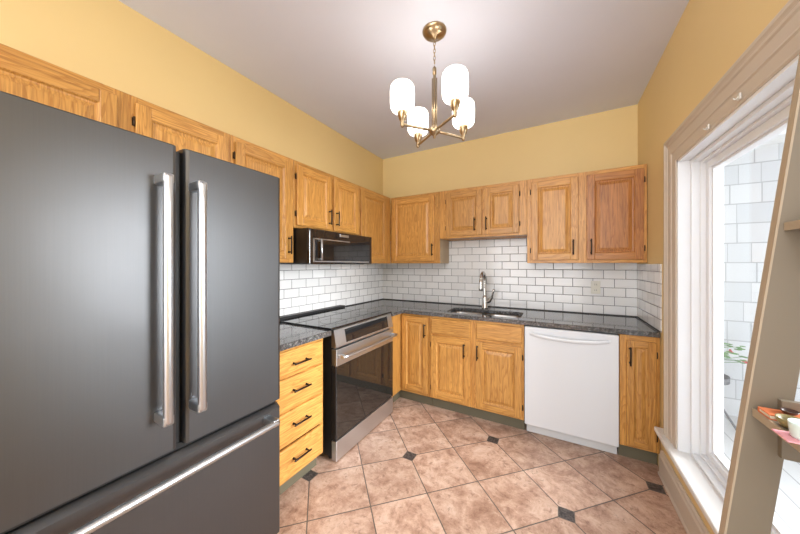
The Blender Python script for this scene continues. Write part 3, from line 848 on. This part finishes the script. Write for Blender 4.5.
# ------------------------------------------------------------------ ladder shelf in the right foreground
t = thing('ladder_shelf', 'taupe leaning ladder shelf in front of the window, right foreground', 'shelf', (.40, .72, 0))
def fx_(z): return .281 + .1122 * z          # front edge of the leaning rails
RT = .022; RW = .072; ZT = 1.98
for y0 in (1.0, 0.40):
    ya, yb_ = (y0, y0 + RT) if y0 > .5 else (y0 - RT, y0)
    b = B(); b.mi = 0
    b.rings([[(fx_(0) + .004, ya, 0), (fx_(0) + RW, ya, 0), (fx_(0) + RW, yb_, 0), (fx_(0) + .004, yb_, 0)],
             [(fx_(ZT) + .004, ya, ZT), (fx_(ZT) + RW, ya, ZT), (fx_(ZT) + RW, yb_, ZT), (fx_(ZT) + .004, yb_, ZT)]])
    b.mi = 1
    b.rings([[(fx_(0), ya, 0), (fx_(0) + .004, ya, 0), (fx_(0) + .004, yb_, 0), (fx_(0), yb_, 0)],
             [(fx_(ZT), ya, ZT), (fx_(ZT) + .004, ya, ZT), (fx_(ZT) + .004, yb_, ZT), (fx_(ZT), yb_, ZT)]])
    build('rail', b, ['shelf', 'shelf_edge'], t)
for zs in (.55, 1.018, 1.457):
    x0 = fx_(zs) + .010; x1 = .575 if zs < 1.4 else .570
    b = B(); b.mi = 0; b.box(x0 + .004, x1, .402, .9985, zs - .018, zs)
    b.mi = 1; b.box(x0, x0 + .004, .402, .9985, zs - .018, zs)
    sh = build('shelf_board', b, ['shelf', 'shelf_edge'], t)
    xs = fx_(zs) + .05
    for ys in ((.985, .9985), (.402, .4155)):
        build('side_board', B().box(xs, x1, ys[0], ys[1], zs - .10, zs + .032), 'shelf', sh)

# things standing on its middle shelf
zs = 1.0182
o = thing('book', 'thin orange-covered book lying at the far end of the ladder shelf', 'book', (.48, .965, zs))
build('cover', B().box(.408, .545, .942, .984, zs, zs + .002).box(.408, .545, .942, .984, zs + .009, zs + .011).box(.408, .545, .982, .984, zs + .002, zs + .009), 'terracotta', o)
build('pages', B().box(.410, .543, .944, .982, zs + .002, zs + .009), 'paper', o)
b = B().lathe([(0, 0), (.007, 0), (.012, .005), (.014, .009), (.0125, .009), (.010, .005), (.005, .002), (0, .002)], (.447, .964, zs + .0112), 24)
o = build('dish', b, 'brown', None, label='tiny dark brown dish resting on the orange book', category='dish')
b = B().lathe([(0, 0), (.010, 0), (.015, .004), (.020, .013), (.021, .020), (.0195, .020), (.015, .008), (.008, .003), (0, .003)], (.426, .914, zs), 24)
o = build('bowl', b, 'olive', None, label='small olive-brown bowl on the ladder shelf', category='bowl')
b = B().box(.386, .446, .838, .886, zs, zs + .003, .001)
o = build('coaster', b, 'pink', None, label='pink coaster under the mint cup on the ladder shelf', category='coaster')
o = thing('cup', 'pale mint cup standing on the pink coaster', 'cup', (.418, .862, zs + .0032))
build('vessel', B().lathe([(0, 0), (.017, 0), (.019, .003), (.021, .026), (.0215, .030), (.0195, .030), (.017, .006), (0, .005)], (.420, .862, zs + .0032), 28), 'mint', o)
build('handle', B().tube([(.420, .842, zs + .026), (.420, .833, zs + .024), (.420, .829, zs + .017), (.420, .833, zs + .011), (.420, .844, zs + .010)], .0022, 8), 'mint', o)

# clear hooks on the window head casing
for k, (y, z, lb) in enumerate(((1.50, 1.972, 'clear hook on the window head casing, nearer the ladder shelf'), (1.745, 1.965, 'clear hook on the window head casing, nearer the kitchen corner'))):
    o = thing('casing_hook', lb, 'hook', (.577, y, z), 'clear hooks on the window casing')
    build('backplate', B().box(.5735, .5795, y - .010, y + .010, z - .010, z + .012, .002), 'clear', o)
    build('hook', B().tube([(.576, y, z + .004), (.570, y, z - .006), (.565, y, z - .007), (.562, y, z - .001)], .0022, 8), 'clear', o)

# ------------------------------------------------------------------ plant stand and potted flowers on the porch
sx_, sy_ = 1.17, 3.60
t = thing('plant_stand', 'grey metal plant stand with splayed legs outside the window', 'stand', (sx_, sy_, -.10))
build('top', B().lathe([(0, .42), (.140, .42), (.150, .425), (.150, .475), (.145, .475), (.140, .435), (0, .435)], (sx_, sy_, -.10), 32), 'iron', t)
for a in (-15, 105, 225):
    dx, dy = math.cos(R(a)), math.sin(R(a))
    build('leg', B().tube([(sx_ + dx * .03, sy_ + dy * .03, .325), (sx_ + dx * .10, sy_ + dy * .10, .10), (sx_ + dx * .195, sy_ + dy * .195, -.085), (sx_ + dx * .20, sy_ + dy * .20, -.0995)], .009, 8), 'iron', t)
t = thing('potted_flowers', 'pot of red flowers with green leaves on the porch stand', 'plant', (sx_, sy_, .336))
build('pot', B().lathe([(0, 0), (.075, 0), (.095, .15), (.102, .155), (.102, .175), (.092, .175), (.085, .15), (0, .145)], (sx_, sy_, .336), 28), 'pot', t)
b = B(); f = B(); lv = B(); rnd = random.Random(3)
for k in range(64):
    a = rnd.uniform(0, 360); rr = rnd.uniform(.04, .30); z = .50 + rnd.uniform(.04, .22) - rr * .2
    px, py = sx_ + rr * math.cos(R(a)), sy_ + rr * math.sin(R(a)) * .8
    b.tube([(sx_ + .3 * (px - sx_), sy_ + .3 * (py - sy_), .48), ((sx_ + px) / 2, (sy_ + py) / 2, z - .03), (px, py, z)], .0025, 5)
    if k % 3 == 0:
        for q in range(7): f.sphere((px + rnd.uniform(-.016, .016), py + rnd.uniform(-.016, .016), z + rnd.uniform(-.008, .014)), rnd.uniform(.007, .011), 1)
    else:
        for q in range(3):
            ox, oy, oz = rnd.uniform(-.03, .03), rnd.uniform(-.03, .03), rnd.uniform(-.02, .015)
            lv.sphere((px + ox, py + oy, z + oz), rnd.uniform(.018, .03), 1, (1, 1, .22))
build('stem', b, 'leaf', t); build('foliage', lv, 'leaf', t); build('blossoms', f, 'petal', t)
